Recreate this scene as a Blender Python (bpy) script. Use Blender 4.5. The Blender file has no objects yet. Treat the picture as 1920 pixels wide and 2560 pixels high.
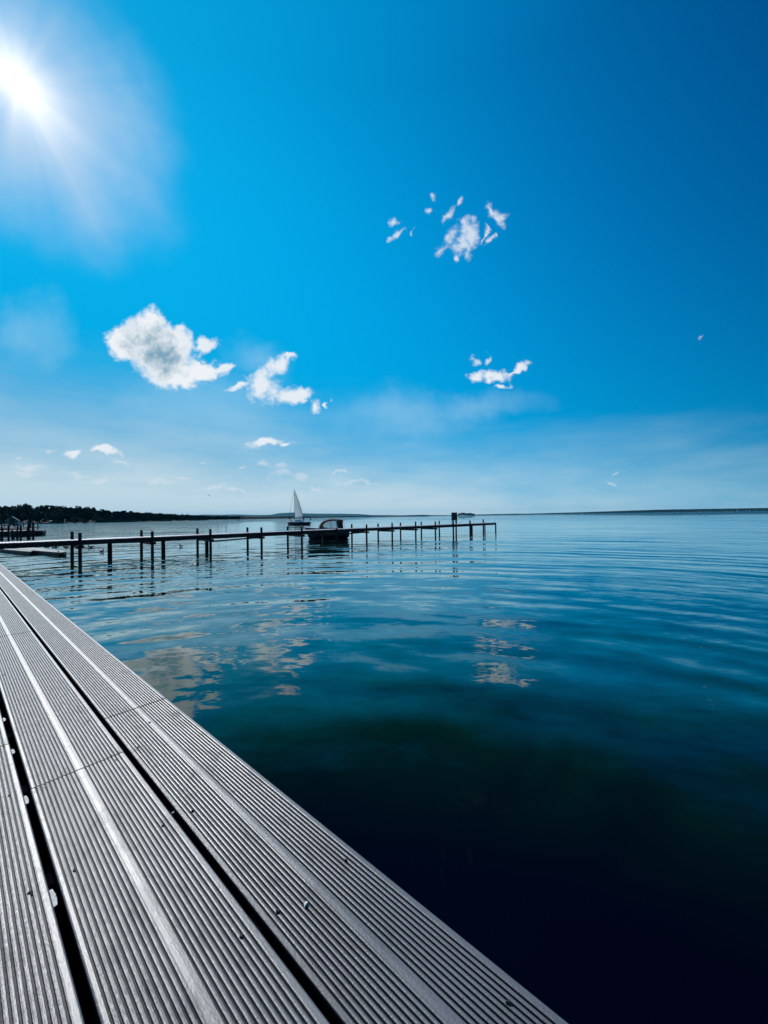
import bpy, bmesh, math, random
from mathutils import Vector, Matrix, noise
S = bpy.context.scene
COL = S.collection
rad = math.radians

# ------------------------------------------------------------------ camera
F = 961.0; H = 2.15
cd = bpy.data.cameras.new('camera'); cam = bpy.data.objects.new('camera', cd); COL.objects.link(cam); S.camera = cam
cd.sensor_fit = 'HORIZONTAL'; cd.sensor_width = 36; cd.lens = 36 * F / 1920
cd.clip_start = 0.05; cd.clip_end = 60000
CAMR = Matrix.Rotation(rad(90.63), 3, 'X') @ Matrix.Rotation(rad(-0.84), 3, 'Z')
cam.matrix_world = Matrix.Translation((0, 0, H)) @ CAMR.to_4x4()

def ray(x, y):
    return (CAMR @ Vector(((x - 960) / F, -(y - 1280) / F, -1))).normalized()
def hit(x, y, z):
    v = ray(x, y); t = (z - H) / v.z
    return Vector((v.x * t, v.y * t, z))
def at(x, y, Y):
    v = ray(x, y); t = Y / v.y
    return Vector((v.x * t, Y, H + v.z * t))

# ------------------------------------------------------------------ node helper
class NT:
    def __init__(s, tree): s.t = tree; s.n = tree.nodes; s.l = tree.links
    def sock(s, inp, v):
        if hasattr(v, 'is_output'): s.l.new(v, inp)
        else: inp.default_value = v
    def m(s, op, a, b=None, c=None, clamp=False):
        n = s.n.new('ShaderNodeMath'); n.operation = op; n.use_clamp = clamp
        s.sock(n.inputs[0], a)
        if b is not None: s.sock(n.inputs[1], b)
        if c is not None: s.sock(n.inputs[2], c)
        return n.outputs[0]
    def add(s, a, b): return s.m('ADD', a, b)
    def sub(s, a, b): return s.m('SUBTRACT', a, b)
    def mul(s, a, b): return s.m('MULTIPLY', a, b)
    def v(s, op, a, b=None):
        n = s.n.new('ShaderNodeVectorMath'); n.operation = op
        s.sock(n.inputs[0], a)
        if b is not None: s.sock(n.inputs['Scale'] if op == 'SCALE' else n.inputs[1], b)
        return n.outputs['Value'] if op in ('DOT_PRODUCT', 'LENGTH') else n.outputs[0]
    def comb(s, x, y, z):
        n = s.n.new('ShaderNodeCombineXYZ')
        for i, q in enumerate((x, y, z)): s.sock(n.inputs[i], q)
        return n.outputs[0]
    def sep(s, v):
        n = s.n.new('ShaderNodeSeparateXYZ'); s.l.new(v, n.inputs[0]); return n.outputs
    def noise(s, vec, scale, detail=2, rough=.5, dist=0, color=False):
        n = s.n.new('ShaderNodeTexNoise'); s.l.new(vec, n.inputs['Vector'])
        n.inputs['Scale'].default_value = scale; n.inputs['Detail'].default_value = detail
        n.inputs['Roughness'].default_value = rough; n.inputs['Distortion'].default_value = dist
        return n.outputs['Color' if color else 'Fac']
    def smooth(s, v, a, b, lo=0., hi=1.):
        n = s.n.new('ShaderNodeMapRange'); n.interpolation_type = 'SMOOTHSTEP'
        s.sock(n.inputs[0], v); s.sock(n.inputs[1], a); s.sock(n.inputs[2], b)
        n.inputs[3].default_value = lo; n.inputs[4].default_value = hi
        return n.outputs[0]
    def mix(s, f, a, b):
        n = s.n.new('ShaderNodeMix'); n.data_type = 'RGBA'
        s.sock(n.inputs[0], f)
        for i, q in ((6, a), (7, b)):
            if hasattr(q, 'is_output'): s.l.new(q, n.inputs[i])
            else: n.inputs[i].default_value = (*q, 1)
        return n.outputs[2]

# ------------------------------------------------------------------ world
SUN = ray(45, 205)
sun_el = math.asin(SUN.z); sun_az = math.atan2(SUN.x, SUN.y)
w = bpy.data.worlds.new('World'); S.world = w; w.use_nodes = True
T = NT(w.node_tree)
bg = T.n['Background']
tc = T.n.new('ShaderNodeTexCoord')
D = T.v('NORMALIZE', tc.outputs['Generated'])
dx, dy, dz = T.sep(D)
e = T.m('MAXIMUM', dz, 0.0)
c = T.v('DOT_PRODUCT', D, tuple(SUN))
cq = T.m('MAXIMUM', c, -0.1)
eq = T.m('MINIMUM', e, 0.75)
def poly(k):
    t = k[0]
    t = T.m('MULTIPLY_ADD', cq, k[1], t)
    t = T.m('MULTIPLY_ADD', T.mul(cq, cq), k[2], t)
    t = T.m('MULTIPLY_ADD', eq, k[3], t)
    t = T.m('MULTIPLY_ADD', T.mul(eq, eq), k[4], t)
    t = T.m('MULTIPLY_ADD', T.mul(cq, eq), k[5], t)
    return T.m('EXPONENT', t)
G = T.m('MAXIMUM', poly((-1.202, 1.383, -1.716, -3.143, -2.572, 5.782)), 0.035)
B = T.m('MAXIMUM', poly((-0.664, 1.308, -1.561, -1.548, -2.436, 4.173)), 0.13)
base = T.comb(0.0, G, B)
sky = T.n.new('ShaderNodeTexSky'); sky.sky_type = 'NISHITA'; sky.sun_disc = False
sky.sun_elevation = sun_el; sky.sun_rotation = sun_az; sky.dust_density = .3; sky.ozone_density = 5
hs = T.n.new('ShaderNodeHueSaturation'); hs.inputs['Saturation'].default_value = 1.9; hs.inputs['Value'].default_value = .004
T.l.new(sky.outputs[0], hs.inputs['Color'])
base = T.v('ADD', base, hs.outputs[0])
# pale haze towards the horizon, ragged upper edge
nz = T.noise(T.v('MULTIPLY', D, (2.2, 2.2, 9.0)), 1.0, 4, .55)
nz2 = T.noise(T.v('MULTIPLY', D, (5., 5., 22.0)), 1.3, 5, .6)
el = T.m('ARCSINE', e)
eld = T.m('MULTIPLY_ADD', T.sub(nz, .5), .14, el)
eld = T.m('MULTIPLY_ADD', T.sub(nz2, .5), .09, eld)
wv = T.m('POWER', T.m('MAXIMUM', T.sub(1.0, T.m('DIVIDE', eld, T.m('MULTIPLY_ADD', T.m('MAXIMUM', c, 0.0), rad(14.2), rad(8.2)))), 0.0), 1.7)
Fh = T.m('MULTIPLY_ADD', T.m('MAXIMUM', c, 0.0), 1.15, .50)
wv = T.m('MULTIPLY', wv, Fh, clamp=True)
col = T.mix(wv, base, (.55, .71, .80))
# cloud density in gnomonic sky coordinates (direction only)
yy = T.m('MAXIMUM', dy, .02)
P = T.comb(T.m('DIVIDE', dx, yy), T.m('DIVIDE', dz, yy), 0.0)
front = T.smooth(dy, .05, .2)
warp = T.noise(P, 9, 3, .6, color=True)
warp2 = T.noise(P, 28, 4, .6, color=True)
Pw = T.v('ADD', P, T.v('ADD', T.v('SCALE', T.v('SUBTRACT', warp, (.5, .5, .5)), .085), T.v('SCALE', T.v('SUBTRACT', warp2, (.5, .5, .5)), .035)))
def blobs(L, Pv):
    d = None
    for (x, y, rx, ry, rot) in L:
        v = ray(x, y); mp = T.n.new('ShaderNodeMapping'); mp.vector_type = 'TEXTURE'
        T.l.new(Pv, mp.inputs[0])
        mp.inputs['Location'].default_value = (v.x / v.y, v.z / v.y, 0)
        mp.inputs['Rotation'].default_value = (0, 0, rad(rot))
        mp.inputs['Scale'].default_value = (rx / F, ry / F, 1)
        r = T.v('LENGTH', mp.outputs[0])
        d = r if d is None else T.m('SMOOTH_MIN', d, r, .12) if False else T.m('MINIMUM', d, r)
    return T.sub(1.0, d)
BIG = [(352, 852, 78, 62, 0), (408, 890, 95, 82, -35), (376, 812, 40, 44, 20), (445, 930, 80, 46, -10), (500, 925, 50, 30, 10), (430, 862, 66, 58, -40), (318, 858, 56, 52, 0)]
MID = [(1238, 934, 54, 16, 6), (1182, 940, 26, 18, 10), (1285, 922, 44, 9, 6), (1250, 960, 24, 10, 15), (500, 912, 44, 34, 0), (530, 925, 44, 22, 8), (562, 917, 30, 14, 12), (508, 858, 32, 20, 10), (652, 968, 50, 40, 35), (693, 912, 40, 25, 40), (722, 893, 16, 9, 10), (600, 972, 32, 12, 5), (735, 980, 56, 28, 10), (790, 1020, 20, 26, -15), (824, 1007, 9, 6, 20),
       (668, 1106, 58, 15, -3), (725, 1115, 22, 9, 0), (265, 1138, 52, 14, 0), (188, 1141, 26, 11, 20)]
WISP = [(1120, 590, 46, 26, 50), (1176, 582, 26, 44, 0), (1170, 622, 18, 36, -5), (1100, 622, 34, 12, 50), (1148, 612, 44, 24, 10), (1138, 650, 9, 16, 20),
        (1233, 522, 13, 24, 15), (1256, 545, 14, 28, 10), (1217, 575, 5, 24, -18), (1232, 590, 12, 10, 0), (1142, 508, 10, 19, -35), (1112, 537, 12, 27, -25),
        (1076, 492, 9, 16, 0), (1075, 532, 15, 8, 40), (995, 592, 32, 11, 28), (1030, 586, 6, 17, 0), (990, 563, 12, 9, 40),
        (1205, 890, 8, 18, -20), (1180, 892, 14, 10, 40)]
FAINT = [(612, 1158, 16, 9, 20), (660, 1163, 20, 12, 0), (697, 1170, 32, 13, 0), (698, 1187, 50, 14, 0), (748, 1190, 28, 11, 0), (400, 1201, 40, 9, 0), (190, 1193, 60, 11, 0),
         (540, 1216, 44, 16, 5), (592, 1226, 44, 10, 0), (45, 1150, 18, 9, 0), (75, 1174, 60, 12, 0), (790, 1216, 26, 9, 0), (900, 1208, 60, 7, 0), (1546, 1188, 12, 6, 0), (1540, 1210, 12, 4, 0), (500, 1163, 16, 6, 0), (60, 1192, 46, 9, 0), (300, 1160, 30, 8, 0), (120, 1128, 24, 8, 10), (240, 1212, 50, 8, 0), (460, 1192, 26, 7, 0), (850, 1186, 30, 7, 0), (1755, 835, 11, 5, 50)]
cn = T.noise(P, 20, 5, .52, .5)
cn2 = T.noise(P, 52, 4, .5, .5)
cn3 = T.noise(P, 140, 4, .6, .3)
nn = T.add(T.add(T.mul(T.sub(cn, .5), 1.5), T.mul(T.sub(cn2, .5), .75)), T.mul(T.sub(cn3, .5), .22))
Pb = T.v('ADD', P, T.v('ADD', T.v('SCALE', T.v('SUBTRACT', warp, (.5, .5, .5)), .045), T.v('SCALE', T.v('SUBTRACT', warp2, (.5, .5, .5)), .04)))
dB = blobs(BIG, Pb); dM = blobs(MID, Pw); dW = blobs(WISP, Pw); dF = blobs(FAINT, Pw)
aB = T.smooth(T.m('MULTIPLY_ADD', nn, .60, dB), -.06, .42)
aM = T.smooth(T.m('MULTIPLY_ADD', nn, 1.1, dM), -.12, .72, 0, .95)
aW = T.smooth(T.m('MULTIPLY_ADD', nn, 1.55, dW), -.1, 1.05, 0, .85)
aF = T.smooth(T.m('MULTIPLY_ADD', nn, .8, dF), .05, .9, 0, .42)
# thin veils hanging round the clouds
VEIL = [(520, 1010, 330, 110, -8), (640, 900, 120, 70, -30), (1010, 1030, 260, 90, 0), (70, 830, 150, 120, 0), (1180, 1020, 200, 60, 4)]
aV = T.smooth(T.m('MULTIPLY_ADD', T.sub(T.noise(P, 5, 5, .55), .5), 1.1, blobs(VEIL, Pw)), .0, 1.1, 0, .36)
col = T.mix(T.mul(aV, front), col, (.42, .68, .86))
# veil of cirrus lit up round the sun
ang = T.m('ARCCOSINE', T.m('MINIMUM', c, .99999))
sd = SUN; side = Vector((0, 0, 1)).cross(sd).normalized(); up2 = sd.cross(side).normalized()
px_ = T.v('DOT_PRODUCT', D, tuple(side)); py_ = T.v('DOT_PRODUCT', D, tuple(up2))
phi = T.m('ARCTAN2', py_, px_)
ringv = T.comb(T.m('COSINE', phi), T.m('SINE', phi), T.mul(ang, .6))
streak = T.noise(ringv, 2.0, 3, .5)
soft = T.noise(D, 4.5, 5, .6)
ca, sa = math.cos(rad(42)), math.sin(rad(42))
pu = T.add(T.mul(px_, ca), T.mul(py_, sa)); pw = T.sub(T.mul(py_, ca), T.mul(px_, sa))
h1 = T.m('DIVIDE', T.add(pu, .03), rad(12.3)); h2 = T.m('DIVIDE', pw, rad(10.8))
qh = T.m('SQRT', T.add(T.mul(h1, h1), T.mul(h2, h2)))
qh = T.m('MULTIPLY_ADD', T.sub(soft, .5), -.75, qh)
qh = T.m('MULTIPLY_ADD', T.sub(streak, .5), -.35, qh)
qh = T.m('MULTIPLY_ADD', T.sub(T.noise(D, 14, 5, .6), .5), -.25, qh)
hal = T.smooth(qh, 1.16, .02)
hal = T.m('MULTIPLY', hal, T.smooth(c, .5, .8))
hal = T.mul(T.m('POWER', hal, 1.15), T.m('MULTIPLY_ADD', T.sub(streak, .5), .30, .86))
glow = T.m('MULTIPLY', T.m('EXPONENT', T.m('DIVIDE', ang, rad(-9.0))), .10)
col = T.mix(glow, col, (.10, .55, .90))
col = T.mix(T.m('MINIMUM', hal, 1.0), col, (.52, .68, .88))
behind = T.m('LESS_THAN', c, 0.0)
q1 = T.m('DIVIDE', pu, T.m('MULTIPLY_ADD', T.sub(streak, .5), .02, .050)); q2 = T.m('DIVIDE', pw, T.m('MULTIPLY_ADD', T.sub(streak, .5), .02, .034))
qq = T.m('MULTIPLY_ADD', behind, 50.0, T.add(T.mul(q1, q1), T.mul(q2, q2)))
core = T.m('EXPONENT', T.m('MULTIPLY', T.m('POWER', qq, .85), -1.0))
col = T.v('ADD', col, T.v('SCALE', T.comb(.80, .62, .45), core))
# clouds in front
rimn = T.m('MULTIPLY_ADD', nn, .42, T.m('MINIMUM', blobs([(392, 872, 142, 94, -30)], Pb), T.add(dB, .25)))
thick = T.smooth(rimn, .20, .80)
lowl = T.noise(P, 12, 4, .6)
thick = T.mul(thick, T.smooth(T.add(lowl, T.mul(T.sub(cn2, .5), .35)), .26, .66, .2, 1))
ccol = T.mix(thick, (.86, .90, .94), (.16, .34, .47))
col = T.mix(T.mul(aF, front), col, (.78, .83, .87))
col = T.mix(T.mul(aW, front), col, (.72, .80, .90))
col = T.mix(T.mul(aM, front), col, (.83, .88, .93))
col = T.mix(T.mul(aB, front), col, ccol)
T.l.new(col, bg.inputs[0]); bg.inputs[1].default_value = 1.0
w.cycles.sampling_method = 'MANUAL'; w.cycles.sample_map_resolution = 512

# ------------------------------------------------------------------ sun, exposure
sl = bpy.data.lights.new('sun', 'SUN'); so = bpy.data.objects.new('sun', sl); COL.objects.link(so)
sl.energy = 4.2; sl.angle = rad(.55); sl.color = (1, .97, .93)
so.rotation_euler = (-SUN).to_track_quat('-Z', 'Y').to_euler()
S.view_settings.view_transform = 'Standard'; S.view_settings.look = 'None'
S.view_settings.exposure = 0; S.view_settings.gamma = 1
S.cycles.max_bounces = 5; S.cycles.volume_bounces = 0; S.cycles.diffuse_bounces = 2; S.cycles.glossy_bounces = 3
S.cycles.sample_clamp_indirect = 6
rng = random.Random(7)

# ------------------------------------------------------------------ objects helper
def tag(o, label=None, cat=None, group=None, kind=None):
    if label: o['label'] = label
    if cat: o['category'] = cat
    if group: o['group'] = group
    if kind: o['kind'] = kind
    return o
def empty(name, loc=(0, 0, 0), rz=0, label=None, cat=None, group=None):
    o = bpy.data.objects.new(name, None); COL.objects.link(o)
    o.location = loc; o.rotation_euler = (0, 0, rz); o.empty_display_size = .1
    return tag(o, label, cat, group)
class MB:
    def __init__(s): s.v = []; s.f = []
    def quad(s, *p):
        n = len(s.v); s.v += [tuple(q) for q in p]; s.f.append(tuple(range(n, n + len(p))))
    def box(s, x0, x1, y0, y1, z0, z1):
        n = len(s.v)
        s.v += [(x0, y0, z0), (x1, y0, z0), (x1, y1, z0), (x0, y1, z0), (x0, y0, z1), (x1, y0, z1), (x1, y1, z1), (x0, y1, z1)]
        s.f += [tuple(n + i for i in q) for q in ((0, 3, 2, 1), (4, 5, 6, 7), (0, 1, 5, 4), (1, 2, 6, 5), (2, 3, 7, 6), (3, 0, 4, 7))]
        return s
    def obox(s, p, ax, ay, az):   # centre + half-axes
        p = Vector(p); n = len(s.v)
        for sz in (-1, 1):
            for sx, sy in ((-1, -1), (1, -1), (1, 1), (-1, 1)):
                s.v.append(tuple(p + Vector(ax) * sx + Vector(ay) * sy + Vector(az) * sz))
        s.f += [tuple(n + i for i in q) for q in ((0, 3, 2, 1), (4, 5, 6, 7), (0, 1, 5, 4), (1, 2, 6, 5), (2, 3, 7, 6), (3, 0, 4, 7))]
        return s
    def prism(s, poly, z0, z1):
        n = len(s.v); k = len(poly)
        s.v += [(x, y, z0) for x, y in poly] + [(x, y, z1) for x, y in poly]
        s.f.append(tuple(n + i for i in reversed(range(k)))); s.f.append(tuple(n + k + i for i in range(k)))
        for i in range(k): j = (i + 1) % k; s.f.append((n + i, n + j, n + k + j, n + k + i))
        return s
    def tube(s, pts, r, seg=8, caps=True, wob=0):
        pts = [Vector(p) for p in pts]; rs = r if isinstance(r, (list, tuple)) else [r] * len(pts); n0 = len(s.v)
        for i, p in enumerate(pts):
            d = (pts[min(i + 1, len(pts) - 1)] - pts[max(i - 1, 0)]).normalized()
            a = d.cross(Vector((0, 1, 0)) if abs(d.y) < .9 else Vector((1, 0, 0))).normalized(); b = d.cross(a)
            for k in range(seg):
                t = 2 * math.pi * k / seg; q = rs[i] * (1 + wob * (rng.random() - .5))
                s.v.append(tuple(p + (a * math.cos(t) + b * math.sin(t)) * q))
        for i in range(len(pts) - 1):
            for k in range(seg):
                j = (k + 1) % seg
                s.f.append((n0 + i * seg + k, n0 + i * seg + j, n0 + (i + 1) * seg + j, n0 + (i + 1) * seg + k))
        if caps:
            s.f.append(tuple(n0 + k for k in reversed(range(seg)))); m = n0 + (len(pts) - 1) * seg
            s.f.append(tuple(m + k for k in range(seg)))
        return s
    def loft(s, rings, closed=False, cap=False):
        n = len(s.v); k = len(rings[0])
        for r in rings: s.v += [tuple(p) for p in r]
        for i in range(len(rings) - 1):
            for j in range(k if closed else k - 1):
                q = (j + 1) % k; s.f.append((n + i * k + j, n + i * k + q, n + (i + 1) * k + q, n + (i + 1) * k + j))
        if cap:
            s.f.append(tuple(n + j for j in reversed(range(k)))); s.f.append(tuple(n + (len(rings) - 1) * k + j for j in range(k)))
        return s
    def build(s, name, mat, parent=None, smooth=False, loc=None, rz=0, bevel=0):
        me = bpy.data.meshes.new(name); me.from_pydata(s.v, [], s.f); me.validate(); me.update()
        bm = bmesh.new(); bm.from_mesh(me); bmesh.ops.recalc_face_normals(bm, faces=bm.faces); bm.to_mesh(me); bm.free()
        if smooth: me.polygons.foreach_set('use_smooth', [True] * len(me.polygons))
        me.materials.append(mat)
        o = bpy.data.objects.new(name, me); COL.objects.link(o)
        if parent: o.parent = parent
        if loc is not None: o.location = loc
        if rz: o.rotation_euler = (0, 0, rz)
        if bevel:
            b = o.modifiers.new('bevel', 'BEVEL'); b.width = bevel; b.segments = 2; b.limit_method = 'ANGLE'
        return o
def skin(name, nodes, edges, mat, parent=None, loc=(0, 0, 0), rz=0, sub=2, scale=1):
    bm = bmesh.new(); lay = bm.verts.layers.skin.verify(); vs = []
    for i, n in enumerate(nodes):
        v = bm.verts.new(Vector(n[:3]) * scale); vs.append(v)
        q = n[3] if isinstance(n[3], tuple) else (n[3], n[3])
        v[lay].radius = (q[0] * scale, q[1] * scale); v[lay].use_root = (i == 0)
    for i, j in edges: bm.edges.new((vs[i], vs[j]))
    me = bpy.data.meshes.new(name); bm.to_mesh(me); bm.free()
    me.materials.append(mat)
    o = bpy.data.objects.new(name, me); COL.objects.link(o)
    m = o.modifiers.new('skin', 'SKIN'); m.use_smooth_shade = True
    m = o.modifiers.new('sub', 'SUBSURF'); m.levels = sub; m.render_levels = sub
    if parent: o.parent = parent
    o.location = loc; o.rotation_euler = (0, 0, rz)
    return o

def mat(name, colr, rough=.7, var=.25, scale=6, bump=.0, bscale=30, stretch=(1, 1, 1), metal=0, spec=.5, col2=None, objc=True):
    m = bpy.data.materials.new(name); m.use_nodes = True; t = NT(m.node_tree); b = t.n['Principled BSDF']
    g = t.n.new('ShaderNodeTexCoord').outputs['Object'] if objc else t.n.new('ShaderNodeNewGeometry').outputs['Position']
    g = t.v('MULTIPLY', g, stretch)
    f = t.noise(g, scale, 5, .6)
    c2 = col2 if col2 else tuple(min(1, q * (1 + var)) for q in colr)
    c1 = colr if col2 else tuple(q * (1 - var) for q in colr)
    t.l.new(t.mix(t.smooth(f, .3, .7), c1, c2), b.inputs['Base Color'])
    b.inputs['Roughness'].default_value = rough; b.inputs['Metallic'].default_value = metal
    b.inputs['Specular IOR Level'].default_value = spec
    if bump:
        bn = t.n.new('ShaderNodeBump'); bn.inputs['Strength'].default_value = 1; bn.inputs['Distance'].default_value = bump
        t.l.new(t.noise(g, bscale, 4, .6), bn.inputs['Height']); t.l.new(bn.outputs[0], b.inputs['Normal'])
    return m
M = {}
M['pile'] = mat('weathered_pile', (.022, .018, .02), .8, .4, 3, .006, 25, (1, 1, .15), spec=.3)
M['beam'] = mat('dark_beam', (.03, .024, .026), .8, .4, 3, .004, 25, spec=.3)
M['plank'] = mat('jetty_plank', (.42, .40, .44), .6, .3, 4, .003, 30)
M['grey_float'] = mat('float_deck', (.30, .30, .29), .8, .35, 3, .003, 20)
M['navy_hull'] = mat('navy_hull', (.012, .012, .022), .35, .2, 3)
M['white_gel'] = mat('white_gelcoat', (.62, .65, .68), .35, .06, 4)
M['maroon'] = mat('maroon_canvas', (.09, .03, .035), .9, .2, 8, .004, 12)
M['dark_canvas'] = mat('dark_canvas', (.03, .03, .04), .9, .2, 8)
M['rubber'] = mat('black_rubber', (.02, .02, .022), .6, .2, 8)
M['sail'] = mat('sail_cloth', (.5, .54, .58), .85, .12, 1.5)
_t = NT(M['sail'].node_tree); _b = _t.n['Principled BSDF']; _tl = _t.n.new('ShaderNodeBsdfTranslucent'); _tl.inputs[0].default_value = (.75, .8, .82, 1)
_ms = _t.n.new('ShaderNodeMixShader'); _ms.inputs[0].default_value = .65; _t.l.new(_b.outputs[0], _ms.inputs[1]); _t.l.new(_tl.outputs[0], _ms.inputs[2]); _t.l.new(_ms.outputs[0], _t.n['Material Output'].inputs[0])
M['metal'] = mat('mast_metal', (.08, .09, .11), .4, .1, 5, metal=.6)
M['steel'] = mat('steel_tube', (.5, .5, .52), .3, .1, 5, metal=.9)
M['cloth_dark'] = mat('dark_clothing', (.02, .022, .035), .9, .2, 5)
M['skin'] = mat('skin', (.28, .16, .11), .6, .1, 5)
M['hair'] = mat('hair', (.025, .018, .015), .8, .2, 9)
M['feather'] = mat('duck_feather', (.035, .028, .025), .7, .4, 14)
M['feather_l'] = mat('duck_feather_pale', (.32, .30, .28), .7, .2, 14)
M['bill'] = mat('duck_bill', (.25, .18, .04), .5, .1, 14)
M['leaf'] = mat('leaf_dark', (.011, .024, .018), .8, .5, .15, objc=False, spec=.05)
M['leaf2'] = mat('leaf_teal', (.03, .065, .055), .8, .4, .15, objc=False, spec=.05)
M['trunk'] = mat('bark', (.04, .032, .028), .9, .3, 2)
M['wood_far'] = mat('far_wood', (.009, .018, .018), .9, .4, .02, objc=False, spec=.05)
M['land'] = mat('shore_ground', (.05, .06, .04), .95, .4, .05, objc=False)
M['hill'] = mat('hill_wood', (.03, .055, .04), .95, .3, .004, objc=False, spec=.05)
M['teal_paint'] = mat('teal_paint', (.04, .15, .15), .7, .15, 3)
M['sign'] = mat('sign_board', (.022, .022, .028), .5, .15, 4)
M['red_flag'] = mat('flag_cloth', (.05, .06, .10), .8, .3, 4)
M['debris'] = mat('dark_debris', (.012, .010, .010), .9, .3, 40)
M['chip'] = mat('pale_chip', (.55, .54, .50), .8, .15, 40)
gm = bpy.data.materials.new('clear_window'); gm.use_nodes = True; gt = NT(gm.node_tree)
mx = gt.n.new('ShaderNodeMixShader'); tr = gt.n.new('ShaderNodeBsdfTransparent'); tr.inputs[0].default_value = (.85, .88, .9, 1)
pb = gt.n['Principled BSDF']; pb.inputs['Roughness'].default_value = .15; pb.inputs['Base Color'].default_value = (.6, .66, .7, 1)
gt.l.new(gt.add(.16, gt.mul(gt.noise(gt.n.new('ShaderNodeTexCoord').outputs['Object'], 3), .15)), mx.inputs[0])
gt.l.new(tr.outputs[0], mx.inputs[1]); gt.l.new(pb.outputs[0], mx.inputs[2]); gt.l.new(mx.outputs[0], gt.n['Material Output'].inputs[0])
M['glass'] = gm

# ------------------------------------------------------------------ water
def water_mat():
    m = bpy.data.materials.new('lake_water'); m.use_nodes = True; t = NT(m.node_tree); b = t.n['Principled BSDF']
    g = t.n.new('ShaderNodeNewGeometry'); pos = g.outputs['Position']
    x, y, z = t.sep(pos)
    cx, cy = -1.0, -2.5                       # the swell spreads out from the floating deck
    rx = t.sub(x, cx); ry = t.sub(y, cy)
    r = t.m('SQRT', t.add(t.mul(rx, rx), t.mul(ry, ry)))
    th = t.m('ARCTAN2', rx, ry)
    er = t.comb(t.m('DIVIDE', rx, r), t.m('DIVIDE', ry, r), 0.)
    et = t.comb(t.m('DIVIDE', ry, r), t.m('MULTIPLY', t.m('DIVIDE', rx, r), -1.), 0.)
    wob = t.noise(pos, .12, 3, .5)
    rr = t.m('MULTIPLY_ADD', wob, 2.4, r)
    # calm and ruffled patches
    patch = t.noise(t.comb(t.mul(th, 2.2), t.mul(t.m('LOGARITHM', t.add(r, 1.), 2.0), 1.35), 0.), 1.6, 3, .55)
    ruff = t.smooth(patch, .36, .62)
    near = t.smooth(r, 4.5, 11.)
    left = t.smooth(x, -1.0, -7.0)
    jet = t.mul(left, t.smooth(r, 9., 16.))
    def field(vec, sc, det, ro, dist=0): return t.sub(t.noise(vec, sc, det, ro, dist), .5)
    # long crested swell
    s1 = field(t.comb(t.mul(th, 3.0), t.mul(rr, 1.15), 0.), 1.0, 2, .5)
    # medium ripples
    s2 = field(t.comb(t.mul(th, 16.), t.mul(rr, 2.9), 3.), 1.0, 2.5, .55)
    # fine ripples
    s3 = field(t.v('MULTIPLY', pos, (3.2, 9.5, 1.)), 1.0, 4, .68)
    s4 = field(t.v('MULTIPLY', pos, (.9, 3.4, 1.)), 2.0, 3, .6)
    q1 = field(t.v('MULTIPLY', pos, (1.3, 1.0, 1.)), 1.1, 3, .6)
    q2 = field(t.v('MULTIPLY', pos, (5., 4., 1.)), 1.3, 2, .6)
    s0 = field(t.comb(t.mul(th, 1.6), t.mul(rr, .55), 9.), 1.0, 1.5, .5)
    ph = t.noise(t.comb(t.mul(th, 1.4), t.mul(r, .10), 4.), 1.0, 3, .55)
    am = t.smooth(t.noise(t.comb(t.mul(th, 2.6), t.mul(r, .16), 14.), 1.0, 2, .5), .34, .62)
    wave = t.m('SINE', t.m('MULTIPLY_ADD', ph, 26., t.mul(r, 4.6)))
    wave2 = t.m('SINE', t.m('MULTIPLY_ADD', ph, -31., t.mul(r, 7.9)))
    wave = t.mul(t.m('MULTIPLY_ADD', wave2, .45, wave), t.mul(am, t.smooth(r, 3.5, 10., .010, .034)))
    k1 = t.m('MULTIPLY_ADD', near, .16, .085)
    k2 = t.add(t.m('MULTIPLY_ADD', near, .12, .035), t.mul(jet, .12))
    k3 = t.add(t.m('MULTIPLY_ADD', t.mul(ruff, near), .08, .035), t.mul(jet, .035))
    k4 = t.add(t.m('MULTIPLY_ADD', t.mul(ruff, near), .08, .018), t.mul(jet, .06))
    far = t.smooth(r, 60., 260.)
    right = t.smooth(th, -.35, .5, .25, 1.)
    boost = t.m('MULTIPLY_ADD', t.mul(t.mul(far, right), t.m('MULTIPLY_ADD', ruff, 3.2, 2.0)), 1.6, 1.0)
    sr = t.add(t.add(t.mul(s1, k1), t.mul(s2, k2)), t.add(t.mul(s3, k3), t.mul(s4, k4)))
    sr = t.mul(t.add(wave, t.m('MULTIPLY_ADD', s0, .13, sr)), boost)
    st = t.add(t.mul(q1, t.m('MULTIPLY_ADD', near, .03, .045)), t.mul(q2, t.m('MULTIPLY_ADD', ruff, .02, .008)))
    n = t.v('ADD', t.v('ADD', t.v('SCALE', er, sr), t.v('SCALE', et, st)), (0., 0., 1.))
    n = t.v('NORMALIZE', n)
    # body colour: near-black close in, patchy green-teal farther out
    body_noise = t.noise(t.v('MULTIPLY', pos, (.32, .5, 1.)), 1.0, 4, .6, .6)
    body_ramp = t.smooth(r, 4.9, 7.5)
    f = t.m('MULTIPLY', t.smooth(body_noise, .34, .66, .25, 1.), body_ramp, clamp=True)
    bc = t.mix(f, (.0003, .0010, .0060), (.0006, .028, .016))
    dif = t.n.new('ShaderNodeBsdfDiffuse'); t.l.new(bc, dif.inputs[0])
    gl = t.n.new('ShaderNodeBsdfGlossy'); gl.inputs['Roughness'].default_value = .02; gl.inputs['Color'].default_value = (.90, .98, .97, 1)
    t.l.new(n, gl.inputs['Normal'])
    cosn = t.m('MAXIMUM', t.v('DOT_PRODUCT', g.outputs['Incoming'], n), 0.)
    fr = t.m('POWER', t.m('MAXIMUM', t.sub(1., t.m('DIVIDE', cosn, .53)), 0.), 1.35)
    fr = t.m('MAXIMUM', fr, .004)
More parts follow.
